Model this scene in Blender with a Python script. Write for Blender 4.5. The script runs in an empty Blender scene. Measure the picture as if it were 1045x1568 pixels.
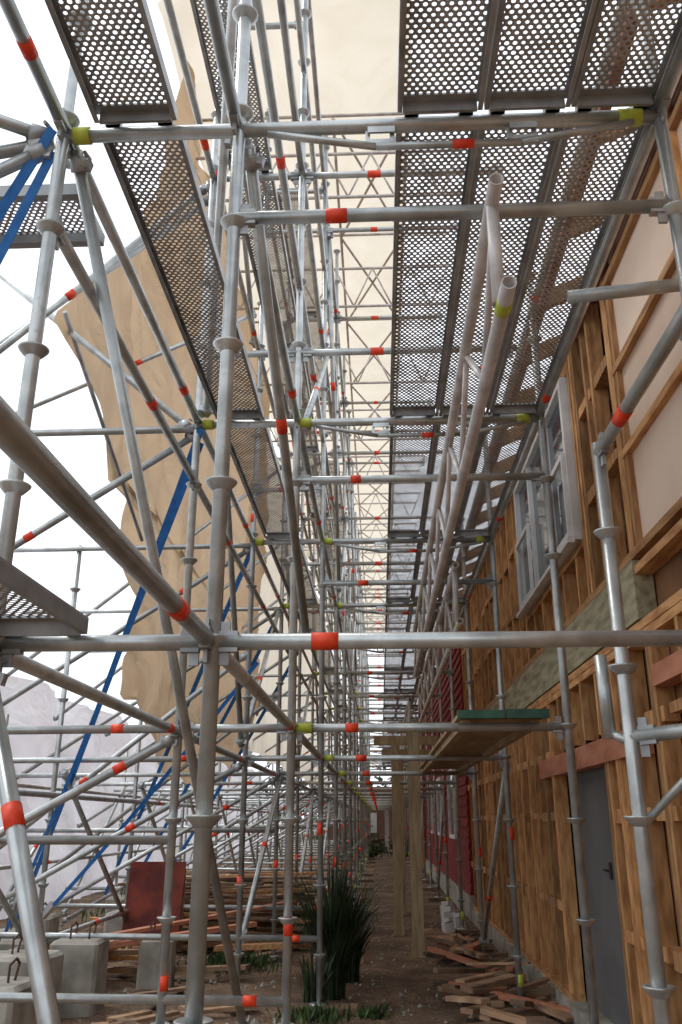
import bpy, math, random
from mathutils import Vector, Matrix, noise
random.seed(7)
H=1.4
R=random.uniform
sc=bpy.context.scene
# ---------------------------------------------------------------- materials
def newmat(name):
    m=bpy.data.materials.new(name); m.use_nodes=True
    nt=m.node_tree; b=nt.nodes['Principled BSDF']
    return m,nt,b
def ramp(nt,src,stops):
    r=nt.nodes.new('ShaderNodeValToRGB'); e=r.color_ramp.elements
    while len(e)<len(stops): e.new(.5)
    for i,(p,c) in enumerate(stops):
        e[i].position=p; e[i].color=(*c,1)
    nt.links.new(src,r.inputs[0]); return r.outputs[0]
def noisy(name,c1,c2,scale=6,rough=.6,metal=0,stretch=(1,1,1),bump=.2,bscale=40,island=0.0,detail=6,lo=.35,hi=.65,bd=.005,spots=None):
    m,nt,b=newmat(name); L=nt.links
    tc=nt.nodes.new('ShaderNodeTexCoord'); mp=nt.nodes.new('ShaderNodeMapping')
    mp.inputs['Scale'].default_value=stretch
    L.new(tc.outputs['Object'],mp.inputs[0])
    n=nt.nodes.new('ShaderNodeTexNoise'); n.inputs['Scale'].default_value=scale; n.inputs['Detail'].default_value=detail
    L.new(mp.outputs[0],n.inputs['Vector'])
    col=ramp(nt,n.outputs['Fac'],[(lo,c1),(hi,c2)])
    if spots:
        n3=nt.nodes.new('ShaderNodeTexNoise'); n3.inputs['Scale'].default_value=spots[1]; n3.inputs['Detail'].default_value=8; n3.inputs['Roughness'].default_value=.7; L.new(mp.outputs[0],n3.inputs['Vector'])
        f=ramp(nt,n3.outputs['Fac'],[(spots[2],(0,0,0)),(spots[2]+.14,(.8,.8,.8))])
        q=nt.nodes.new('ShaderNodeMixRGB'); L.new(f,q.inputs[0]); L.new(col,q.inputs[1]); q.inputs[2].default_value=(*spots[0],1); col=q.outputs[0]
    if island>0:
        g=nt.nodes.new('ShaderNodeNewGeometry'); mr=nt.nodes.new('ShaderNodeMapRange')
        mr.inputs['To Min'].default_value=1-island; mr.inputs['To Max'].default_value=1+island*.6
        L.new(g.outputs['Random Per Island'],mr.inputs['Value'])
        mx=nt.nodes.new('ShaderNodeVectorMath'); mx.operation='SCALE'
        L.new(col,mx.inputs[0]); L.new(mr.outputs[0],mx.inputs['Scale']); col=mx.outputs[0]
    L.new(col,b.inputs['Base Color'])
    b.inputs['Roughness'].default_value=rough; b.inputs['Metallic'].default_value=metal
    if bump>0:
        n2=nt.nodes.new('ShaderNodeTexNoise'); n2.inputs['Scale'].default_value=bscale; n2.inputs['Detail'].default_value=5
        L.new(mp.outputs[0],n2.inputs['Vector'])
        bp=nt.nodes.new('ShaderNodeBump'); bp.inputs['Strength'].default_value=bump; bp.inputs['Distance'].default_value=bd
        L.new(n2.outputs['Fac'],bp.inputs['Height']); L.new(bp.outputs[0],b.inputs['Normal'])
    return m
GALV=noisy('galvanised',(.38,.405,.395),(.66,.69,.68),scale=9,rough=.36,metal=.62,bump=.15,bscale=60,island=.2,lo=.3,hi=.7,spots=((.27,.25,.21),9,.60))
GALVD=noisy('galvanised_dark',(.30,.31,.31),(.50,.51,.51),scale=7,rough=.45,metal=.45,bump=.15,island=.25)
ALU=noisy('aluminium_pale',(.50,.48,.47),(.72,.69,.67),scale=8,rough=.45,metal=.2,bump=.1,spots=((.32,.28,.24),10,.6))
OR=noisy('tape_orange',(.80,.045,.012),(1,.085,.025),scale=20,rough=.5,bump=.3,spots=((.25,.03,.01),60,.62))
GR=noisy('tape_green',(.46,.54,.05),(.62,.70,.10),scale=20,rough=.6,bump=.2)
BLUE=noisy('strap_blue',(.01,.13,.42),(.02,.19,.56),scale=20,rough=.6,bump=.1)
TIM=noisy('timber',(.38,.17,.058),(.68,.37,.15),scale=5,rough=.75,stretch=(6,6,1.2),bump=.25,bscale=12,island=.42,spots=((.20,.09,.035),1.5,.58))
TIMH=noisy('timber_long',(.36,.16,.055),(.64,.35,.145),scale=5,rough=.75,stretch=(6,1,6),bump=.25,bscale=12,island=.35)
LVL=noisy('treated_beam',(.22,.20,.12),(.46,.42,.28),scale=4,rough=.8,stretch=(5,.8,5),bump=.3,bscale=10,spots=((.2,.15,.09),2,.58))
PALE=noisy('pale_timber',(.30,.22,.12),(.46,.35,.21),scale=4,rough=.8,stretch=(6,6,.8),bump=.2,island=.15)
SCRAP=noisy('scrap_timber',(.17,.10,.065),(.52,.33,.19),scale=3,rough=.85,bump=.3,island=.65)
PLY=noisy('plywood',(.28,.19,.10),(.44,.32,.18),scale=3,rough=.8,stretch=(3,.7,3),bump=.15)
GEDGE=noisy('green_paint',(.02,.07,.05),(.04,.13,.08),scale=9,rough=.6)
CREAM=noisy('cream_board',(.70,.52,.39),(.82,.65,.51),scale=1.5,rough=.85,bump=.05,spots=((.62,.47,.36),3,.62))
REDC=noisy('red_cladding',(.17,.008,.008),(.28,.018,.014),scale=4,rough=.85,bump=.2,stretch=(1,1,4))
SOFF=noisy('red_brown_soffit',(.18,.07,.045),(.30,.12,.08),scale=4,rough=.8,bump=.2)
PINK=noisy('pink_primer',(.42,.15,.08),(.56,.24,.14),scale=4,rough=.8,bump=.15,stretch=(3,1,3))
DARK=noisy('dark_interior',(.02,.015,.012),(.05,.04,.03),scale=3,rough=.9)
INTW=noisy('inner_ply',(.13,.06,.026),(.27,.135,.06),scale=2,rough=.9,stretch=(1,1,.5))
GREY=noisy('grey_board',(.10,.10,.10),(.15,.15,.145),scale=2,rough=.7)
CONC=noisy('concrete',(.25,.23,.19),(.48,.45,.39),scale=5,rough=.9,bump=.5,bscale=25,island=.15)
WHITE=noisy('white_paint',(.68,.68,.67),(.84,.84,.83),scale=5,rough=.5,bump=.05)
FARW=noisy('weathered_white',(.30,.31,.30),(.48,.48,.46),scale=2,rough=.8)
DRED=noisy('red_ply',(.11,.018,.012),(.24,.04,.022),scale=6,rough=.8,bump=.2)
RUST=noisy('rust_steel',(.08,.04,.025),(.16,.09,.06),scale=12,rough=.8)
GRASS=noisy('leaf_green',(.03,.06,.015),(.09,.15,.04),scale=9,rough=.7,island=.5,bump=0)
FLAX=noisy('flax_green',(.012,.03,.012),(.05,.08,.03),scale=6,rough=.5,island=.5,bump=0)
TREE=noisy('tree_green',(.02,.04,.015),(.07,.10,.035),scale=3,rough=.8,island=.4,bump=0)
GLASS,nt,b=newmat('glass'); b.inputs['Roughness'].default_value=.06; b.inputs['Specular IOR Level'].default_value=.9
nn=nt.nodes.new('ShaderNodeTexNoise'); nn.inputs['Scale'].default_value=2; nt.links.new(ramp(nt,nn.outputs['Fac'],[(.3,(.05,.06,.07)),(.7,(.13,.15,.16))]),b.inputs['Base Color'])
def perf():
    m,nt,b=newmat('perforated_steel'); L=nt.links; N=nt.nodes
    tc=N.new('ShaderNodeTexCoord')
    px,py=.0285,.040
    sc_=N.new('ShaderNodeVectorMath'); sc_.operation='MULTIPLY'; sc_.inputs[1].default_value=(1/px,1/py,0)
    L.new(tc.outputs['Object'],sc_.inputs[0])
    outs=[]
    for off in (0,.5):
        a=N.new('ShaderNodeVectorMath'); a.operation='ADD'; a.inputs[1].default_value=(off,off,0); L.new(sc_.outputs[0],a.inputs[0])
        f=N.new('ShaderNodeVectorMath'); f.operation='FRACTION'; L.new(a.outputs[0],f.inputs[0])
        s=N.new('ShaderNodeVectorMath'); s.operation='SUBTRACT'; s.inputs[1].default_value=(.5,.5,0); L.new(f.outputs[0],s.inputs[0])
        q=N.new('ShaderNodeVectorMath'); q.operation='MULTIPLY'; q.inputs[1].default_value=(px/.0085,py/.0078,0); L.new(s.outputs[0],q.inputs[0])
        l=N.new('ShaderNodeVectorMath'); l.operation='LENGTH'; L.new(q.outputs[0],l.inputs[0]); outs.append(l.outputs['Value'])
    mn=N.new('ShaderNodeMath'); mn.operation='MINIMUM'; L.new(outs[0],mn.inputs[0]); L.new(outs[1],mn.inputs[1])
    nz=N.new('ShaderNodeTexNoise'); nz.inputs['Scale'].default_value=11; nz.inputs['Detail'].default_value=3; L.new(tc.outputs['Object'],nz.inputs['Vector'])
    th=N.new('ShaderNodeMapRange'); th.inputs['From Min'].default_value=.3; th.inputs['From Max'].default_value=.75; th.inputs['To Min'].default_value=1.06; th.inputs['To Max'].default_value=.66; L.new(nz.outputs['Fac'],th.inputs['Value'])
    lt=N.new('ShaderNodeMath'); lt.operation='LESS_THAN'; L.new(mn.outputs[0],lt.inputs[0]); L.new(th.outputs[0],lt.inputs[1])
    n=N.new('ShaderNodeTexNoise'); n.inputs['Scale'].default_value=5; n.inputs['Detail'].default_value=8; L.new(tc.outputs['Object'],n.inputs['Vector'])
    c=ramp(nt,n.outputs['Fac'],[(.3,(.33,.335,.34)),(.55,(.55,.56,.56)),(.74,(.40,.31,.24))])
    L.new(c,b.inputs['Base Color']); b.inputs['Metallic'].default_value=.25; b.inputs['Roughness'].default_value=.45
    bp=N.new('ShaderNodeBump'); bp.inputs['Strength'].default_value=.6; bp.inputs['Distance'].default_value=.004
    mr=N.new('ShaderNodeMapRange'); mr.inputs['From Min'].default_value=1; mr.inputs['From Max'].default_value=1.5; L.new(mn.outputs[0],mr.inputs['Value']); L.new(mr.outputs[0],bp.inputs['Height']); L.new(bp.outputs[0],b.inputs['Normal'])
    tr=N.new('ShaderNodeBsdfTransparent'); mx=N.new('ShaderNodeMixShader')
    L.new(lt.outputs[0],mx.inputs[0]); L.new(b.outputs[0],mx.inputs[1]); L.new(tr.outputs[0],mx.inputs[2])
    L.new(mx.outputs[0],N['Material Output'].inputs['Surface'])
    return m
PERF=perf()
def sheetmat(name,c1,c2,tc1,fac=.6,bd=.12,sc1=1.6,tc2=None):
    m,nt,b=newmat(name); L=nt.links; N=nt.nodes
    tc=N.new('ShaderNodeTexCoord'); n=N.new('ShaderNodeTexNoise'); n.inputs['Scale'].default_value=.8; n.inputs['Detail'].default_value=6
    L.new(tc.outputs['Object'],n.inputs['Vector']); c=ramp(nt,n.outputs['Fac'],[(.3,c1),(.7,c2)])
    L.new(c,b.inputs['Base Color']); b.inputs['Roughness'].default_value=.7
    n2=N.new('ShaderNodeTexNoise'); n2.inputs['Scale'].default_value=sc1; n2.inputs['Detail'].default_value=5; n2.inputs['Distortion'].default_value=1.4
    L.new(tc.outputs['Object'],n2.inputs['Vector'])
    bp=N.new('ShaderNodeBump'); bp.inputs['Strength'].default_value=.6; bp.inputs['Distance'].default_value=bd
    L.new(n2.outputs['Fac'],bp.inputs['Height']); L.new(bp.outputs[0],b.inputs['Normal'])
    t=N.new('ShaderNodeBsdfTranslucent'); L.new(bp.outputs[0],t.inputs['Normal'])
    L.new(ramp(nt,n2.outputs['Fac'],[(.3,tc2 or tc1),(.65,tc1)]),t.inputs[0])
    mx=N.new('ShaderNodeMixShader'); mx.inputs[0].default_value=fac
    L.new(b.outputs[0],mx.inputs[1]); L.new(t.outputs[0],mx.inputs[2]); L.new(mx.outputs[0],N['Material Output'].inputs['Surface'])
    return m
TAN=sheetmat('tan_tarp',(.46,.33,.21),(.56,.41,.27),(.68,.50,.32),.5,.14,1.3,(.52,.37,.23))
ROOFS=sheetmat('cream_sheet',(.76,.69,.57),(.82,.75,.62),(.80,.72,.59),.7,.06,1.2,(.72,.64,.51))
WRAP=sheetmat('white_wrap',(.80,.80,.83),(.88,.88,.90),(.90,.90,.96),.65,.12,1.4,(.80,.80,.88))
# ---------------------------------------------------------------- builder
class MB:
    def __init__(s): s.v=[];s.f=[];s.sm=[]
    def tube(s,p,q,r=.024,n=12,caps=True,hollow=False):
        p=Vector(p);q=Vector(q);d=(q-p)
        if d.length<1e-6:return
        d.normalize(); u=d.orthogonal().normalized(); w=d.cross(u); b=len(s.v)
        rings=[(p,r),(q,r)]
        if hollow: rings=[(p,r*.82),(p,r),(q,r),(q,r*.82)]
        for c,rr in rings:
            for i in range(n):
                a=2*math.pi*i/n; s.v.append(c+u*(rr*math.cos(a))+w*(rr*math.sin(a)))
        k=len(rings); m=k if hollow else k-1
        for j in range(m):
            j2=(j+1)%k
            for i in range(n):
                s.f.append((b+j*n+i,b+j*n+(i+1)%n,b+j2*n+(i+1)%n,b+j2*n+i)); s.sm.append(not(hollow and j in(0,2)))
        if caps and not hollow:
            s.f.append(tuple(b+i for i in reversed(range(n)))); s.sm.append(False)
            s.f.append(tuple(b+n+i for i in range(n))); s.sm.append(False)
    def lathe(s,c,prof,n=16):
        c=Vector(c); b=len(s.v)
        for r,z in prof:
            for i in range(n):
                a=2*math.pi*i/n; s.v.append(c+Vector((r*math.cos(a),r*math.sin(a),z)))
        for j in range(len(prof)-1):
            for i in range(n):
                s.f.append((b+j*n+i,b+j*n+(i+1)%n,b+(j+1)*n+(i+1)%n,b+(j+1)*n+i)); s.sm.append(True)
    def box(s,x0,x1,y0,y1,z0,z1):
        b=len(s.v)
        for x in(x0,x1):
            for y in(y0,y1):
                for z in(z0,z1): s.v.append(Vector((x,y,z)))
        for f in((0,1,3,2),(4,6,7,5),(0,4,5,1),(2,3,7,6),(0,2,6,4),(1,5,7,3)):
            s.f.append(tuple(b+i for i in f)); s.sm.append(False)
    def beam(s,p,q,w,h,up=(0,0,1)):
        p=Vector(p);q=Vector(q);d=(q-p).normalized(); up=Vector(up)
        sd=d.cross(up)
        if sd.length<1e-4: sd=d.cross(Vector((0,1,0)))
        sd.normalize(); u=sd.cross(d); b=len(s.v)
        for c in(p,q):
            for a,bb in((-1,-1),(1,-1),(1,1),(-1,1)): s.v.append(c+sd*(a*w/2)+u*(bb*h/2))
        for f in((3,2,1,0),(4,5,6,7),(0,1,5,4),(1,2,6,5),(2,3,7,6),(3,0,4,7)):
            s.f.append(tuple(b+i for i in f)); s.sm.append(False)
    def quad(s,*pts):
        b=len(s.v); s.v+= [Vector(p) for p in pts]; s.f.append(tuple(range(b,b+len(pts)))); s.sm.append(False)
    def make(s,name,mat,parent=None,off=True):
        me=bpy.data.meshes.new(name)
        dz=H if off else 0
        me.from_pydata([(v.x,v.y,v.z+dz) for v in s.v],[],s.f); me.polygons.foreach_set('use_smooth',s.sm); me.update()
        me.materials.append(mat); o=bpy.data.objects.new(name,me); sc.collection.objects.link(o)
        if parent: o.parent=parent
        return o
def empty(name):
    o=bpy.data.objects.new(name,None); sc.collection.objects.link(o); return o
# ---------------------------------------------------------------- scaffolding
scaf=empty('scaffolding')
std=MB(); led=MB(); brc=MB(); cup=MB(); tor=MB(); tgr=MB(); trn=MB(); wedge=MB()
XA,XO,XR=-.50,-1.15,1.06
def cupat(x,y,z,n=14):
    cup.lathe((x,y,z),[(.0245,-.028),(.032,-.022),(.049,-.002),(.052,.004),(.049,.006),(.026,-.006)],n)
def post(x,y,z0,z1,n=14,cups=True):
    std.tube((x,y,z0),(x,y,z1),.0242,n)
    if cups:
        k=-2
        while .01+k*.5<z1:
            z=.01+k*.5
            if z>z0+.1: cupat(x,y,z,n)
            k+=1
def tape(p,q,t,L=.085,mb=None,r=.0262):
    p=Vector(p);q=Vector(q);d=(q-p); l=d.length; d.normalize(); c=p+d*(l*t); L*=R(.75,1.15)
    (mb or tor).tube(c-d*L/2,c+d*L/2,r,14)
def ledger(p,q,r=.0242,n=12,tp=True,t=None):
    led.tube(p,q,r,n)
    P=Vector(p);Q=Vector(q);d=(Q-P).normalized()
    for c,s in((P,1),(Q,-1)):
        a=c+d*(s*.03); b_=c+d*(s*.085)
        wedge.beam(a,b_,.030,.062)
        wedge.beam(c+d*(s*.045)+Vector((0,0,-.07)),c+d*(s*.045)+Vector((0,0,.06)),.012,.03,up=tuple(d))
    if tp: tape(p,q,R(.25,.7) if t is None else t)
def brace(p,q,tp=.5,r=.0242):
    brc.tube(p,q,r,12)
    P=Vector(p);Q=Vector(q);d=(Q-P).normalized()
    for c in(P+d*.05,Q-d*.05):
        wedge.tube(c-d*.028,c+d*.028,.034,10); wedge.beam(c+Vector((-.05,0,.012)),c+Vector((.05,0,-.012)),.03,.035)
        wedge.tube(c+Vector((.03,-.03,.03)),c+Vector((.03,.03,.05)),.008,6)
    if tp: tape(p,q,tp)
ROWS=[0.0+2.5*i for i in range(0,18)]
for i,y in enumerate(ROWS):
    n=20 if y<6 else (12 if y<16 else 8)
    top=7.4 if y>3 else 5.2
    gz=-1.3
    for x in (XO,XA,XR):
        if y==0: continue
        tt=top+R(-.3,.3)
        if x==XR: tt=3.6
        post(x+R(-.01,.01),y,gz,tt,n)
        cup.lathe((x,y,gz-.05),[(.001,.02),(.075,.02),(.075,0),(.001,0)],10)
        std.tube((x,y,gz-.04),(x,y,gz+.2),.017,8)
        if random.random()<.6: tape((x,y,gz),(x,y,gz+1),R(.1,.3),.1,tgr,.027)
        if random.random()<.7: tape((x,y,-1.2),(x,y,1.2),R(.1,.5),.09)
        if random.random()<.5: tape((x,y,2.2),(x,y,6.2),R(.1,.7),.09)
    if y>4:
        for x in(-2.7,-4.3):
            if i%2==0 or x==-2.7:
                post(x+R(-.1,.1),y+R(-.1,.1),gz,R(.6,1.2) if x<-3 else R(.7,2.6),8)
    if y>0:
        ledger((XA,y,.5),(XR,y,.5),n=n,t=.22)
        ledger((XO,y,.5),(XA,y,.5),n=n,tp=False)
        ledger((XA,y,2.03),(XR,y,2.03),n=n,t=.24)
        trn.tube((XO,y,2.43),(XR,y,2.43),.026,n)
        for a,b_ in((XA,XR),):
            pts=[(a+.12,2.40),(.02,2.325),(.55,2.325),(b_-.1,2.40)]
            for j in range(3): trn.tube((pts[j][0],y-.01,pts[j][1]),(pts[j+1][0],y-.01,pts[j+1][1]),.014,8)
            tape((pts[1][0],y-.01,pts[1][1]),(pts[2][0],y-.01,pts[2][1]),.6,.08,tor,.017)
            for xx in(.04,.56):
                trn.beam((xx-.05,y,2.33),(xx-.05,y,2.43),.018,.012); trn.beam((xx+.04,y,2.33),(xx+.04,y,2.43),.018,.012)
                trn.beam((xx-.05,y-.015,2.335),(xx+.05,y-.015,2.335),.008,.035)
                trn.beam((xx-.05,y-.015,2.40),(xx+.05,y-.015,2.40),.008,.03)
        tape((XA,y,2.43),(XR,y,2.43),.93,.09,tgr,.032)
        tape((XO,y,2.43),(XA,y,2.43),.10,.07,tgr,.032)
        if y>3: tape((XA,y,.5),(XR,y,.5),.045,.08,tgr,.030); tape((XA,y,2.43),(XR,y,2.43),.03,.08,tgr,.031)
        if y>3:
            for z in(2.95,4.42,5.9,6.42):
                if random.random()<.85: ledger((XA,y,z),(.95,y,z),n=8,t=.36)
                ledger((XO,y,z),(XA,y,z),n=8,tp=random.random()<.4)
        if y>4:
            led.tube((XO,y,2.40),(-4.3,y,2.38),.024,8)
            led.tube((XO,y,.5),(-4.5,y,.48),.024,8); tape((XO,y,.5),(-4.3,y,.5),R(.1,.3))
            led.tube((XA,y,-.88),(-4.3,y,-.86),.024,8); tape((XA,y,-.88),(-4.3,y,-.86),.05)
            if i%2==0: led.tube((XO,y,-.1),(-4.3,y,-.1),.024,8)
            brace((XO,y+.05,2.4),(-5.2,y+.4,-.1),R(.15,.5))
            brace((XO,y-.05,.45),(-4.2,y-.3,-1.25),R(.1,.4))
            if random.random()<.7: brace((XO,y+.05,4.3),(-4.8,y+.2,1.4),R(.2,.4))
            if random.random()<.7: brace((XO,y,1.4),(-4.4,y+.9,-.9),R(.2,.5))
    if i<len(ROWS)-1:
        y2=y+2.5
        for x in(XO,XA,XR):
            for z in ((.5,2.45,4.42,6.42) if x!=XR else (2.45,3.2)):
                if y==0 and z>3: continue
                if x==XO and z==.5: z=.48
                p=(x,y,z);q=(x,y2,z)
                if y==0: p=(x,-.6,z)
                ledger(p,q,n=n,t=R(.78,.93))
        if y>2:
            ledger((XO,y,2.03),(XO,y2,2.03),n=8); 
            for z in(3.45,5.4): ledger((XA,y,z),(XA,y2,z),n=8)
            for x in(-2.7,-4.3):
                for z in((.4,-.5) if x<-3 else (.2,-.9)):
                    led.tube((x,y,z),(x,y2,z),.024,8)
                    if random.random()<.5: tape((x,y,z),(x,y2,z),R(.1,.9))
        if y>=5:
            if i%2==0:
                brace((XO-.03,y,4.4),(XO-.03,y2,.6),.5); brace((XA+.04,y,2.4),(XA+.04,y2,4.4),.4)
            else:
                brace((XO-.03,y,.6),(XO-.03,y2,2.4),.4); brace((XA-.04,y,4.4),(XA-.04,y2,6.4),.5)
                brace((XO+.03,y,-.9),(XO+.03,y2,.45),.5)
            if i in(3,6,9): brace((XR,y,.45),(XR,y2,-1.2),.7)
            brace((XO-.05,y,6.4),(XO-.05,y2,4.5),.6)
            if i%3==0: brace((XA+.04,y,5.9),(XA+.04,y2,2.6),.4)
            brace((-2.7,y,.4),(-2.7,y2,-1.1),.4); brace((-4.3,y,-1.2),(-4.3,y2,.6),.5)
# special near members
brace((-1.13,2.56,2.42),(-.80,5.6,-1.15),None)
brace((-1.16,2.48,.44),(-.50,1.9,-.87),.33)
brace((-.46,2.55,2.40),(-.42,5.0,1.0),.45)
brace((-.55,2.55,3.4),(-1.1,5.0,2.5),None)
brace((-1.2,2.5,2.42),(-2.6,2.1,2.75),None)
brace((-1.2,2.5,2.38),(-2.8,2.6,1.6),None)
brace((-1.2,2.5,2.40),(-3.6,2.9,2.38),None)
brace((-.5,2.55,2.42),(-.98,5.0,4.4),.45)
brace((-1.2,5,2.4),(-3.9,6,5.0),None)
brace((-1.2,5.05,4.4),(-4.2,4.8,1.2),.3)
brace((-1.2,7.5,4.9),(-5.2,7.7,3.2),.3)
# short standard near wall
post(.86,3.05,-1.3,1.37,20)
ledger((.86,3.05,1.33),(.9,.9,1.36),n=20,t=.15)
ledger((.86,3.05,.27),(1.6,2.6,.33),n=16,tp=False)
brc.tube((.88,3.04,.0),(1.12,2.88,.26),.014,8); brc.tube((.805,3.10,.27),(.80,3.11,.56),.022,12); brc.tube((.805,3.10,.29),(.86,3.05,.25),.016,8)
led.tube((.79,3.0,2.0),(1.33,2.93,2.01),.027,20,hollow=True)
tape((.86,3.05,-1.3),(.86,3.05,.7),.26,.11)
std.make('standards',GALV,scaf); led.make('ledgers',GALV,scaf); brc.make('braces',GALV,scaf)
cup.make('star_cups',GALV,scaf); wedge.make('wedge_ends',GALVD,scaf); trn.make('transoms',GALV,scaf)
tor.make('orange_tape',OR,scaf); tgr.make('green_tape',GR,scaf)
# decks
pf=MB(); fl=MB()
def plank(x0,x1,y0,y1,z):
    y0+=.035;y1-=.035
    e=.024
    pf.quad((x0+e,y0+.04,z),(x1-e,y0+.04,z),(x1-e,y1-.04,z),(x0+e,y1-.04,z))
    for a in(x0,x1-e):
        fl.box(a,a+e,y0,y1,z-.004,z+.004)
    fl.box(x0,x0+.004,y0,y1,z-.045,z-.004); fl.box(x1-.004,x1,y0,y1,z-.045,z-.004)
    fl.box(x0+.004,x0+.018,y0,y1,z-.045,z-.040); fl.box(x1-.018,x1-.004,y0,y1,z-.045,z-.040)
    fl.box(x0+e,x1-e,y0,y0+.04,z-.004,z+.004); fl.box(x0+e,x1-e,y1-.04,y1,z-.004,z+.004)
    fl.box(x0+.02,x1-.02,y0-.002,y0+.01,z-.05,z-.004); fl.box(x0+.02,x1-.02,y1-.01,y1+.002,z-.05,z-.004)
    for hx in(x0+.03,x1-.08):
        fl.box(hx,hx+.05,y0-.045,y0,z-.03,z+.018)
        fl.box(hx,hx+.05,y1,y1+.045,z-.03,z+.018)
for i in range(len(ROWS)-1):
    y=ROWS[i]; y2=y+2.5
    if y==0: y=-.6
    for k in range(3):
        j=R(-.004,.004); plank(.10+k*.318+j,.10+k*.318+.312+j,y,y2,2.50)
    plank(-1.03,-.72,y,y2,2.50)
    if i>=1:
        plank(-1.03,-.72,y,y2,4.50)
        if i%3!=2: plank(-1.03,-.72,y,y2,6.50)
plank(-1.17,-.86,-.6,2.5,.565)
pf.quad((-2.4,2.84,2.47),(-1.22,2.84,2.47),(-1.22,3.1,2.47),(-2.4,3.1,2.47))
fl.box(-2.4,-1.2,2.80,2.84,2.42,2.475); fl.box(-2.4,-1.2,3.1,3.14,2.42,2.475); fl.box(-1.22,-1.2,2.84,3.1,2.41,2.475)
pf.make('perforated_planks',PERF,scaf); fl.make('plank_frames',GALVD,scaf)
sb=MB()
for i,y in enumerate(ROWS[1:]):
    sb.box(-.75,-.2,y-.11,y+.11,-1.39,-1.345)
    sb.box(XR-.2,XR+.2,y-.1,y+.1,-1.39,-1.345)
sb.make('sole_boards',SCRAP,scaf)
pl=empty('plywood_platform'); m=MB(); m.box(.44,.93,4.95,10,.545,.565); m.make('sheet',PLY,pl)
m=MB(); m.box(.44,.70,4.90,4.945,.54,.585); m.box(.71,.95,4.905,4.945,.54,.59); m.make('edge',GEDGE,pl)
m=MB(); m.box(.47,.52,5,10,.50,.543); m.box(.86,.91,5,10,.50,.543); m.make('bearers',PLY,pl)
def girder(x,y0,y1,zb,zt):
    g=empty('lattice_girder'); m=MB()
    m.tube((x,y0,zt),(x,y1,zt),.0245,20,hollow=True); m.tube((x+.015,y0,zb),(x+.015,y1,zb),.0245,20,hollow=True)
    m.tube((x,y0+.12,zb),(x,y0+.12,zt),.022,16)
    k=int((y1-y0)/.5); 
    for j in range(k):
        a=y0+.14+j*(y1-y0-.2)/k; b_=a+(y1-y0-.2)/k
        if j%2==0: m.tube((x+.01,a,zt),(x+.01,b_,zb),.014,8)
        else: m.tube((x+.01,a,zb),(x+.01,b_,zt),.014,8)
    m.make('chords_and_lacing',ALU,g)
    t=MB(); t.tube((x+.015,y0+.10,zb),(x+.015,y0+.16,zb),.027,16); t.make('tape',GR,g)
girder(.405,2.25,9.8,1.56,1.955)
girder(.62,6.5,14,1.45,1.90)
girder(.50,14,24,1.40,1.85)
# ---------------------------------------------------------------- straps
def strap(p,q,w=.045):
    e=empty('ratchet_strap'); m=MB(); P=Vector(p);Q=Vector(q); pr=P; N_=10
    for k in range(1,N_+1):
        t=k/N_; c=P.lerp(Q,t)-Vector((0,0,.05*math.sin(t*math.pi))); tw=.5*math.sin(t*5)
        m.beam(pr,c,.004,w,up=(.8,.1+tw*.4,-.55)); pr=c
    m.make('webbing',BLUE,e)
    m=MB(); c=P.lerp(Q,.93); d=(Q-P).normalized()
    m.beam(c-d*.09,c+d*.09,.05,.06); m.tube(c+Vector((-.04,0,.02)),c+Vector((.05,0,.02)),.02,8); m.make('ratchet',GALVD,e)
strap((-1.12,4.95,2.38),(-3.7,9.4,-.95),.045)
strap((-1.15,7.5,2.38),(-3.6,12,-.9),.045)
strap((-1.05,7.4,1.3),(-3.3,8.8,-.95),.035)
strap((-1.15,10,2.4),(-3.6,13,-1),.045)
strap((-1.18,2.45,2.42),(-1.93,2.9,1.65),.04)
strap((-1.19,2.5,2.36),(-1.75,2.8,1.4),.035)
strap((-1.12,5.0,2.3),(-3.2,7.9,-.9),.03)
strap((-1.15,12.5,2.4),(-3.6,15,-1),.05)
# ---------------------------------------------------------------- sheets
def edge_y(z):
    pts=[(.5,9.6),(.8,8.6),(1.1,7.8),(2.0,7.95),(3.0,7.6),(3.02,6.4),(3.4,5.2),(3.7,5.3),(4.2,5.8),(5.77,7.4),(7,8.0),(9,8.0),(12,8)]
    for (a,ya),(b_,yb) in zip(pts,pts[1:]):
        if a<=z<=b_: return ya+(yb-ya)*(z-a)/(b_-a)
    return 9.6
tp=MB(); NZ=130;NY=130; zs=[.62+(9-.62)*j/NZ for j in range(NZ+1)]
for j,z in enumerate(zs):
    ey=edge_y(z)+.03*math.sin(z*7)+.05*noise.noise(Vector((z*3,1,0)))
    for i in range(NY+1):
        u=i/NY; y=ey+(17-ey)*u
        zz=z
        if j<20: zz=z+ (1-j/20)*(.2*math.sin(y*1.6)+.12*noise.noise(Vector((y*3,0,0))))+max(0,(y-14))*.5*(1-j/20)
        sw=abs(math.sin(y*1.25+.4*math.sin(z*.8)))
        cr=1-abs(noise.noise(Vector((y*.9+z*.8,z*.5-y*.35,1.7))))*3
        f=.16*sw+.09*max(cr,0)**2+.04*math.sin(z*1.6-y*2.3)+.05*noise.noise(Vector((y*2.2,z*1.4,0)))
        x=-2.52+f
        if z>3 and y<7.3: x+=.35*(7.3-y)*.25
        tp.v.append(Vector((x,y,zz)))
for j in range(NZ):
    for i in range(NY):
        a=j*(NY+1)+i; tp.f.append((a,a+1,a+NY+2,a+NY+1)); tp.sm.append(True)
e=empty('tan_tarpaulin'); tp.make('cloth',TAN,e)
m=MB()
m.tube((-2.22,5.2,3.45),(-2.22,7.6,2.5),.018,8); m.make('hem_pole',GALVD,e)
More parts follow.
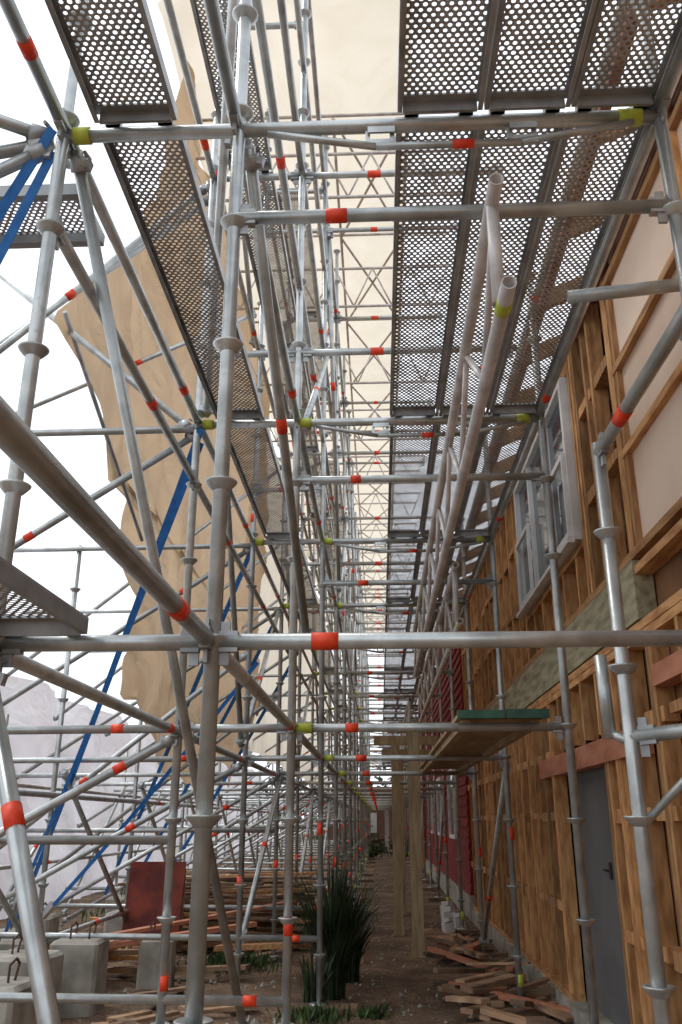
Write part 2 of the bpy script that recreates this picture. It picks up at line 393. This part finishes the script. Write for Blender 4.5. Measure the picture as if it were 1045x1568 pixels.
rf=MB(); XS=[(-2.45,9.0),(-2.2,9.35),(-1.6,9.5),(-.9,9.6),(-.2,9.65),(.3,9.65),(.55,9.6)]
NYR=140
for i in range(NYR+1):
    y=7.2+ (46-7.2)*i/NYR
    for x,z in XS:
        rf.v.append(Vector((x,y,z+.06*math.sin(y*2.5)-.12*abs(math.sin(y*math.pi/2.5)))))
for i in range(NYR):
    for k in range(len(XS)-1):
        a=i*len(XS)+k; rf.f.append((a,a+1,a+len(XS)+1,a+len(XS))); rf.sm.append(True)
e=empty('scaffold_roof_sheeting'); rf.make('cream_sheet',ROOFS,e)
m=MB()
ny=80;nz=8
for i in range(ny+1):
    y=15.5+(46-15.5)*i/ny
    for k in range(nz+1):
        z=1.3+7.7*k/nz; m.v.append(Vector((-2.55+.1*math.sin(y*1.7+z),y,z)))
for i in range(ny):
    for k in range(nz):
        a=i*(nz+1)+k; m.f.append((a,a+1,a+nz+2,a+nz+1)); m.sm.append(True)
m.make('side_sheet',ROOFS,e)
rt=empty('roof_truss'); m=MB()
for k in range(14):
    y=9+2.5*k
    for z in(7.6,8.3): m.tube((-2.4,y,z),(1.2,y,z),.022,8)
    x=-2.4
    for j in range(12):
        x2=x+.3; m.tube((x,y,7.6 if j%2 else 8.3),(x2,y,8.3 if j%2 else 7.6),.014,6); x=x2
    for a,b_ in((-.5,.5),(.5,-.5)): m.tube((a,y,8.9),(b_,y+2.5,8.9),.02,8)
    m.tube((-.5,y,8.9),(-.5,y+2.5,8.9),.022,8); m.tube((.5,y,8.9),(.5,y+2.5,8.9),.022,8); m.tube((-2.4,y,8.95),(1.2,y,8.95),.022,8)
m.make('lattice',ALU,rt)
w=MB(); ny=160; nz=20
for i in range(ny+1):
    y=3+(50-3)*i/ny
    for k in range(nz+1):
        z=-1.42+(3.9+.06*math.sin(y*1.25))*k/nz
        w.v.append(Vector((-5.9+.10*math.sin(y*2.3+z*.6)+.05*math.sin(y*7+z*2)+.18*noise.noise(Vector((y*.8,z,3)))- .04*k,y,z)))
for i in range(ny):
    for k in range(nz):
        a=i*(nz+1)+k; w.f.append((a,a+1,a+nz+2,a+nz+1)); w.sm.append(True)
e=empty('white_shrink_wrap_fence'); w.make('wrap',WRAP,e)
m=MB()
for i in range(18): m.tube((-6.9,3+2.5*i,-1.4),(-6.9,3+2.5*i,2.3),.024,8)
m.make('posts',GALV,e)
# ---------------------------------------------------------------- house
hs=empty('timber_framed_house')
WX=1.36; D=.09
st=MB(); pt=MB()
def stud(y,z0,z1,w=.045,x=WX): x=x+R(-.003,.003); st.box(x,x+D,y,y+w,z0,z1)
def plate(y0,y1,z,h=.045,x=WX,d=D): pt.box(x-.004,x+d+.004,y0,y1,z,z+h)
FL=-1.22
plate(-1,5.45,FL);plate(7.02,14,FL)
y=-1
while y<14:
    if 5.45<y<7.0:
        stud(y,.50,.88); y+=.4; continue
    stud(y,FL+.045,.88); 
    if random.random()<.35: stud(y+.047,FL+.045,.88)
    y+=R(.36,.44)
stud(5.40,FL+.045,.88); stud(5.35,FL+.045,.88); stud(7.03,FL+.045,.88); stud(7.09,FL+.045,.88)
yy=-1
while yy<14:
    if not(5.0<yy<7.0):
        for z in (-.62,0.02,.48): 
            if random.random()<.85: st.box(WX+.008,WX+D-.006,yy+.045,yy+.36,z+R(-.04,.0),z+.045)
    yy+=.4
plate(-1,14,.88); plate(-1,14,.93)
plate(-1,20,1.31); plate(-1,4.4,1.22)
for z in(1.87,2.38,2.95): plate(-1,4.38,z)
plate(-1,20,3.15); plate(-1,20,3.20); plate(5.4,7.7,2.98,.165)
plate(5.42,7.68,1.70,.05)
for yy in(-.6,.4,1.3,2.2,3.12,3.17,4.30,4.36,4.41): stud(yy,1.356,3.15)
y=4.8
while y<20:
    if 5.4<y<7.65: stud(y,1.356,1.70)
    else:
        stud(y,1.356,3.15)
        if random.random()<.3: stud(y+.047,1.356,3.15)
    y+=R(.38,.46)
for yy in(4.95,5.30,5.36,7.70,7.76): stud(yy,1.356,3.15,.045)
for yy in [ 4.45+.42*k for k in range(36)]:
    if not 5.3<yy<7.7:
        for z in(1.95,2.55):
            if random.random()<.85: st.box(WX+.008,WX+D-.006,yy+.045,yy+.40,z+R(-.05,.0),z+.045)
st.make('studs',TIM,hs); pt.make('plates',TIMH,hs)
m=MB(); m.box(WX-.012,WX+.09,4.4,8.2,.985,1.30); m.box(WX-.01,WX+.09,8.205,13.5,.985,1.30); m.box(WX-.012,WX+.09,13.505,20,.985,1.30); m.make('treated_rim_beam',LVL,hs)
m=MB(); m.box(WX-.014,WX+.08,4.7,7.6,.33,.47); m.box(WX-.014,WX+.08,1,4.3,.62,.72); m.make('primed_lintel',PINK,hs)
m=MB(); 
for a,b_ in((1.36,1.87),(1.915,2.38),(2.425,2.95),(2.995,3.15)): m.box(WX+.03,WX+.05,-1,4.30,a,b_)
m.make('cream_lining_boards',CREAM,hs)
m=MB(); m.box(WX+.11,WX+.13,5.45,7.02,FL,.5); m.make('grey_door_board',GREY,hs)
m=MB(); m.box(WX+.095,WX+.11,5.95,5.99,-.35,-.25); m.tube((WX+.085,5.97,-.30),(WX+.085,6.07,-.30),.009,8); m.make('door_handle',DARK,hs)
m=MB(); m.box(3.2,3.24,-1,20,FL,4.0); m.box(WX+.1,3.2,-1,20,FL-.1,FL-.02); m.box(WX+.1,3.2,-1,20,.99,1.28); m.make('inner_wall_and_floor',INTW,hs)
m=MB()
for k in range(30):
    yk=-1+.7*k; m.box(2.2,2.29,yk,yk+.045,FL,.93); m.box(2.2,2.29,yk,yk+.045,1.3,3.2)
m.make('inner_studs',TIM,hs)
m=MB(); m.box(WX+.097,WX+.102,7.2,14,FL,.9); m.box(WX+.097,WX+.102,-1,5.3,FL,.9); m.box(WX+.12,WX+.125,7.9,14,1.36,3.1); m.make('building_paper',INTW,hs)
m=MB(); m.box(WX-.03,3.2,-1,14,-1.42,FL); m.make('footing',CONC,hs)
wn=empty('aluminium_window'); wn.parent=hs; m=MB(); wy0,wy1,wz0,wz1=5.45,7.66,1.76,2.97; wx=WX-.05
def frame(m,x0,x1,a,b_,c,d,t):
    m.box(x0,x1,a,b_,c,c+t); m.box(x0,x1,a,b_,d-t,d); m.box(x0,x1,a,a+t,c+t,d-t); m.box(x0,x1,b_-t,b_,c+t,d-t)
frame(m,wx,wx+.10,wy0,wy1,wz0,wz1,.055)
for yk in(6.15,6.95): m.box(wx+.01,wx+.09,yk,yk+.05,wz0+.055,wz1-.055)
frame(m,wx-.025,wx-.001,wy0+.03,6.16,wz0+.03,2.40,.04); frame(m,wx-.025,wx-.001,6.98,wy1-.03,wz0+.03,2.40,.04)
m.box(wx-.05,wx-.002,wy0-.03,wy1+.03,wz0-.03,wz0-.002)
m.make('frame',WHITE,wn)
m=MB(); m.box(wx+.045,wx+.05,wy0+.055,wy1-.055,wz0+.055,wz1-.055); m.make('panes',GLASS,wn)
m=MB()
for k in range(28):
    yk=-1+.75*k; m.beam((1.14,yk,3.30),(3.2,yk,4.2),.045,.12)
m.make('rafters',TIM,hs)
m=MB(); m.box(1.10,1.135,-1,20,3.20,3.38); m.box(WX-.06,WX-.01,-1,5,3.02,3.14); m.make('fascia',SOFF,hs)
m=MB()
for k in range(7): 
    m.beam((1.2+.3*k,-1,3.42+.131*k),(1.2+.3*k,20,3.42+.131*k),.05,.035)
m.make('battens',TIMH,hs)
m=MB(); m.quad((1.5,-1,3.60),(3.3,-1,4.38),(3.3,20,4.38),(1.5,20,3.60)); m.make('roof_underlay',SOFF,hs)
rw=empty('red_weatherboard_house'); m=MB()
for k in range(26):
    z=-1.05+k*.16
    m.quad((WX-.03,14.1,z),(WX-.03,27,z),(WX+.0,27,z+.165),(WX+.0,14.1,z+.165)); m.quad((WX-.03,14.1,z),(WX-.03,27,z),(WX+.01,27,z),(WX+.01,14.1,z))
    m.quad((WX-.03,14.1,z),(WX+.0,14.1,z+.165),(3.2,14.1,z+.165),(3.2,14.1,z))
m.box(WX+.02,3.2,14.15,27,-1.05,3.1); m.make('weatherboards',REDC,rw)
m=MB(); m.box(WX-.05,3.2,14.05,27.1,-1.42,-1.06); m.make('footing',CONC,rw)
m=MB()
for a in(16,19.5,23): frame(m,WX-.07,WX-.01,a,a+1.3,-.3,.9,.07)
m.make('window_frames',WHITE,rw)
m=MB()
for a in(16,19.5,23): m.box(WX-.045,WX-.035,a+.09,a+1.21,-.21,.81)
m.make('window_panes',GLASS,rw)
m=MB(); m.box(WX-.1,3.2,27.3,46,-1.4,3); m.make('far_wall',INTW,rw)
m=MB()
for k in range(24): m.box(WX-.2,WX-.11,27.3+.8*k,27.36+.8*k,-1.3,2.4)
m.make('far_studs',TIM,rw)
for (x,y,w,zt) in((.40,10.6,.13,1.0),(.22,12.4,.12,1.0),(.33,14.8,.12,1.0)):
    e=empty('timber_post'); m=MB(); m.box(x-w/2,x+w/2,y-w/2,y+w/2,-1.42,zt); m.box(x-w/2-.01,x+w/2+.01,y-w/2-.01,y+w/2+.01,-1.42,-1.3); m.make('shaft',PALE,e)
    m=MB(); m.beam((x-.3,y,zt+.06),(x+.6,y,zt+.06),.09,.12); m.make('head_beam',PALE,e)
e=empty('white_porch_house'); m=MB()
for x in(.2,.95): m.box(x,x+.2,44,44.2,-1.4,.6)
m.box(-.2,2.5,43.9,44.3,.6,.85); m.make('porch',FARW,e)
m=MB(); m.box(-3.5,4.5,47.5,50,1.3,1.7); m.box(-3,4,48,48.2,-1.4,1.3); m.make('roof_and_wall',RUST,e)
m=MB(); m.box(-.9,-.2,47.9,47.99,-.6,.4); m.make('window',FARW,e)
tr=empty('distant_trees'); m=MB()
for k in range(6000):
    a=R(-26,26); y=R(52,58); z=-1.2+abs(random.gauss(0,1))*2.0*(1+.3*math.sin(a*.9)); 
    if z>4.2: continue
    c=Vector((a,y,z)); s=R(.12,.3); u=Vector((R(-1,1),R(-1,1),R(-1,1))).normalized()*s; v=Vector((R(-1,1),R(-1,1),R(-1,1))).normalized()*s
    m.quad(c-u,c+v,c+u,c-v)
m.make('foliage',TREE,tr)
m=MB()
for k in range(12): m.tube((-24+4.2*k,55,-1.4),(-24+4.2*k+R(-.4,.4),55,2.2),.12,8)
m.make('trunks',RUST,tr)
e=empty('garden_shrubs'); m=MB()
for (cx,cy,rr) in((-.6,36,.6),(-1.2,33,.7),(.9,38,.5),(-.2,41,.5)):
    for k in range(500):
        c=Vector((cx+random.gauss(0,rr*.5),cy+random.gauss(0,rr*.5),-1.35+abs(random.gauss(0,rr*.6)))); s=R(.03,.08); u=Vector((R(-1,1),R(-1,1),R(-1,1))).normalized()*s; v=Vector((R(-1,1),R(-1,1),R(-1,1))).normalized()*s
        m.quad(c-u,c+v,c+u,c-v)
m.make('foliage',TREE,e)
# ---------------------------------------------------------------- ground
g,nt,b=newmat('ground'); L=nt.links; N=nt.nodes
tc=N.new('ShaderNodeTexCoord'); n1=N.new('ShaderNodeTexNoise'); n1.inputs['Scale'].default_value=1.3; n1.inputs['Detail'].default_value=10; n1.inputs['Roughness'].default_value=.65
L.new(tc.outputs['Object'],n1.inputs['Vector'])
c=ramp(nt,n1.outputs['Fac'],[(.30,(.07,.05,.034)),(.45,(.16,.10,.06)),(.58,(.27,.175,.108)),(.75,(.38,.29,.195))])
n3=N.new('ShaderNodeTexNoise'); n3.inputs['Scale'].default_value=30; n3.inputs['Detail'].default_value=6; L.new(tc.outputs['Object'],n3.inputs['Vector'])
mx=N.new('ShaderNodeMixRGB'); mx.blend_type='MULTIPLY'; mx.inputs[0].default_value=.7; L.new(c,mx.inputs[1])
L.new(ramp(nt,n3.outputs['Fac'],[(.35,(.4,.38,.35)),(.6,(1.1,1.1,1.1))]),mx.inputs[2]); L.new(mx.outputs[0],b.inputs['Base Color'])
b.inputs['Roughness'].default_value=.95
bp=N.new('ShaderNodeBump'); bp.inputs['Strength'].default_value=.8; bp.inputs['Distance'].default_value=.04; L.new(n3.outputs['Fac'],bp.inputs['Height']); L.new(bp.outputs[0],b.inputs['Normal'])
m=MB(); xs=[-600,-200,-60,-20]+[-10+.2*i for i in range(71)]+[10,60,200,600]; ys=[-300,-40,-5]+[0+.25*i for i in range(120)]+[36,45,60,120,400,900]
for y in ys:
    for x in xs:
        z=-1.4
        if -10<=x<=4 and 0<=y<31: z+=.045*noise.noise(Vector((x*.8,y*.8,0)))+.02*noise.noise(Vector((x*4,y*4,2)))
        m.v.append(Vector((x,y,z)))
nx=len(xs)
for j in range(len(ys)-1):
    for i in range(nx-1):
        a=j*nx+i; m.f.append((a,a+1,a+nx+1,a+nx)); m.sm.append(True)
m.make('ground',g)
e=empty('rubble'); m=MB()
for k in range(2600):
    if random.random()<.6: x=R(-5.5,-.4); 
    else: x=R(-.3,1.3)
    y=3+R(0,1)**1.5*25; s=R(.005,.026)*(1.6 if x<-.8 else 1)
    c=Vector((x,y,-1.395)); b0=len(m.v)
    for i in range(6):
        m.v.append(c+Vector([(1,0,0),(-1,0,0),(0,1,0),(0,-1,0),(0,0,1),(0,0,-1)][i])*s*R(.5,1.2))
    for f in((0,2,4),(2,1,4),(1,3,4),(3,0,4),(0,3,5),(3,1,5),(1,2,5),(2,0,5)): m.f.append(tuple(b0+i for i in f)); m.sm.append(False)
m.make('stones',CONC,e)
e=empty('scrap_timber_pile'); m=MB(); m2=MB()
for k in range(70):
    x=R(-3.2,-1.2); y=R(8.5,15); a=R(-.5,.5)+ (1.2 if random.random()<.6 else 0); L_=R(.5,1.5); z=-1.36+R(0,.28)
    d=Vector((math.cos(a),math.sin(a),R(-.08,.08)))*L_/2
    (m2 if k%5==0 else m).beam(Vector((x,y,z))-d,Vector((x,y,z))+d,R(.06,.16),R(.02,.045))
for k in range(54):
    y=11+R(-.5,2); z=-1.22+.033*(k%18); d=Vector((R(.6,1.0),R(-.35,.35),R(-.06,.06)))
    c=Vector((-1.95+R(-.35,.35),y,z)); (m2 if k%7==0 else m).beam(c-d,c+d,.10,.03)
for k in range(12):
    x=R(-2.0,-.9); y=R(6.3,8.2); a=R(0,3); d=Vector((math.cos(a),math.sin(a),R(-.05,.05)))*R(.15,.4)
    c=Vector((x,y,-1.35)); m.beam(c-d,c+d,R(.06,.12),.025)
m.make('boards',SCRAP,e); m2.make('fresh_boards',TIMH,e)
e=empty('timber_plank'); m=MB(); m.beam((-3.0,7.9,-1.08),(-1.25,9.2,-.95),.10,.04); m.beam((-2.9,7.7,-1.0),(-1.0,10.4,-.85),.09,.03); m.make('plank',PINK,e)
e=empty('scrap_timber_pile'); m=MB(); m2=MB()
for k in range(72):
    x=R(.60,1.25); y=R(5.2,11); a=R(-1.2,1.2)+math.pi/2*(random.random()<.6); L_=R(.12,.85)
    d=Vector((math.cos(a),math.sin(a),R(-.2,.2)))*L_/2; c=Vector((x,y,-1.34+R(0,.13)))
    (m2 if k%6==0 else m).beam(c-d,c+d,R(.04,.13),R(.015,.045))
m.make('offcuts',SCRAP,e); m2.make('primed_offcuts',PINK,e)
for (x,y,s,h) in((-2.22,5.45,.40,.55),(-2.50,6.55,.42,.55),(-2.40,7.45,.38,.54),(-2.95,6.9,.4,.5),(-2.98,7.8,.4,.5),(-3.35,8.5,.42,.48),(-3.6,9.6,.42,.5),(-2.9,10.6,.4,.45),(-3.5,7.4,.45,.5),(-3.3,12,.45,.5),(-2.05,8.6,.3,.42)):
    e=empty('concrete_block'); m=MB(); b0=len(m.v); c=.025
    for z,ins in((-1.42,0),(-1.42+h-c,0),(-1.42+h,c)):
        q=s/2-ins
        for ux,uy in((-q,-q+c),(-q+c,-q),(q-c,-q),(q,-q+c),(q,q-c),(q-c,q),(-q+c,q),(-q,q-c)): m.v.append(Vector((x+ux+uy*.1*math.sin(y*5),y+uy-ux*.1*math.sin(y*5),z)))
    for l in range(2):
        for i in range(8): m.f.append((b0+l*8+i,b0+l*8+(i+1)%8,b0+l*8+8+(i+1)%8,b0+l*8+8+i)); m.sm.append(False)
    m.f.append(tuple(b0+16+i for i in range(8))); m.sm.append(False); m.make('block',CONC,e)
    m=MB(); zt=-1.42+h
    for dx in(-.07,.08):
        P=[(x+dx,y-.04,zt-.02),(x+dx,y-.04,zt+.09),(x+dx+.02,y,zt+.12),(x+dx+.02,y+.05,zt+.09),(x+dx,y+.05,zt-.02)]
        for a,b_ in zip(P,P[1:]): m.tube(a,b_,.008,6)
    m.make('rebar_loop',RUST,e)
e=empty('red_plywood_sheet'); m=MB(); m.beam((-2.42,9.75,-1.15),(-2.42,9.95,-.42),.60,.018,up=(0,1,0)); m.make('sheet',DRED,e)
m=MB(); m.beam((-2.68,9.99,-1.3),(-2.68,10.0,-.5),.04,.04); m.beam((-2.15,9.99,-1.3),(-2.15,10.0,-.5),.04,.04); m.make('battens',SCRAP,e)
for (x,y,s) in((.93,13.2,.16),(1.02,12.7,.13),(.85,12.2,.12),(.98,14.2,.15)):
    e=empty('white_paver_block'); m=MB(); m.beam((x-s/2,y,-1.36+s/2),(x+s/2,y+.05,-1.36+s/2+.02),s*.9,s); m.beam((x-s/3,y+.05,-1.33+s),(x+s/3,y-.03,-1.31+s),s*.7,s*.4); m.make('block',WHITE,e)
def flax(x,y,n,h,name='flax_plant'):
    e=empty(name); m=MB()
    for k in range(n):
        a=R(0,2*math.pi); lean=R(.03,.5)+(.3 if random.random()<.12 else 0); hh=h*R(.5,1.08); w=R(.005,.011); bx=x+.10*math.cos(a)*R(0,1); by=y+.10*math.sin(a)*R(0,1)
        d=Vector((math.cos(a),math.sin(a),0)); sd=Vector((-math.sin(a),math.cos(a),0)); pr=None
        for s in range(8):
            t=s/7; p=Vector((bx,by,-1.40))+d*(lean*hh*t**1.8)+Vector((0,0,hh*(t-.28*lean*t**3*1.6)))
            ww=w*(1-t**3)+.001
            L0,R0,C0=p-sd*ww,p+sd*ww,p-d*ww*.4
            if pr: m.quad(pr[0],pr[2],C0,L0); m.quad(pr[2],pr[1],R0,C0)
            pr=(L0,R0,C0)
    m.make('blades',FLAX,e)
flax(-.42,8.15,420,1.15); flax(-.32,8.9,180,.95); flax(-.55,7.7,60,.5)
e=empty('weeds'); m=MB()
for (cx,cy,r,n,h) in((-1.5,9.6,.5,700,.13),(-1.75,6.3,.3,260,.10),(-.1,7.3,.2,160,.08),(-1.9,11.5,.7,400,.2),(-2.0,6.0,.4,400,.12),(-.5,7.2,.3,260,.10),(-3.4,14,1.2,900,.25),(-1.2,13,.8,500,.3)):
    for k in range(n):
        a=R(0,6.28); q=r*abs(random.gauss(0,.5)); c=Vector((cx+q*math.cos(a),cy+q*math.sin(a),-1.395)); hh=h*R(.3,1.2)
        t=c+Vector((R(-.06,.06),R(-.06,.06),hh)); s=Vector((R(-1,1),R(-1,1),0)).normalized()*R(.006,.018); mid=c.lerp(t,.6)
        m.quad(c,mid+s,t,mid-s)
m.make('leaves',GRASS,e)
# ---------------------------------------------------------------- world, sun, camera
w=bpy.data.worlds.new("World"); sc.world=w; w.use_nodes=True; nt=w.node_tree; bg=nt.nodes['Background']
sky=nt.nodes.new('ShaderNodeTexSky'); sky.sky_type='NISHITA'; sky.sun_disc=False; sky.sun_elevation=math.radians(55); sky.sun_rotation=math.radians(-60); sky.air_density=1.5; sky.dust_density=4
tc=nt.nodes.new('ShaderNodeTexCoord'); cn=nt.nodes.new('ShaderNodeTexNoise'); cn.inputs['Scale'].default_value=1.8; cn.inputs['Detail'].default_value=6
nt.links.new(tc.outputs['Generated'],cn.inputs['Vector'])
cl=ramp(nt,cn.outputs['Fac'],[(.3,(.81,.86,.94)),(.65,(.94,.98,1.04))])
vs=nt.nodes.new('ShaderNodeVectorMath'); vs.operation='SCALE'; vs.inputs['Scale'].default_value=10.2; nt.links.new(cl,vs.inputs[0])
mx=nt.nodes.new('ShaderNodeMixRGB'); mx.inputs[0].default_value=.88; nt.links.new(sky.outputs[0],mx.inputs[1]); nt.links.new(vs.outputs[0],mx.inputs[2])
nt.links.new(mx.outputs[0],bg.inputs['Color']); bg.inputs['Strength'].default_value=.15
sl=bpy.data.lights.new('sun','SUN'); sl.energy=1.1; sl.angle=math.radians(15); sl.color=(1,.97,.93); so=bpy.data.objects.new('sun',sl); sc.collection.objects.link(so)
el=math.radians(55); az=math.radians(-60); d=Vector((math.sin(az)*math.cos(el),math.cos(az)*math.cos(el),math.sin(el)))
so.rotation_euler=d.to_track_quat('Z','Y').to_euler()
cam=bpy.data.cameras.new('camera'); co=bpy.data.objects.new('camera',cam); sc.collection.objects.link(co); sc.camera=co
cam.sensor_fit='VERTICAL'; cam.sensor_height=36; cam.lens=30; cam.clip_start=.05; cam.clip_end=2000
co.location=(0,0,H); co.rotation_euler=(math.radians(90+19.9),0,math.radians(2.5))
sc.view_settings.view_transform='Standard'; sc.view_settings.look='None'; sc.view_settings.exposure=0
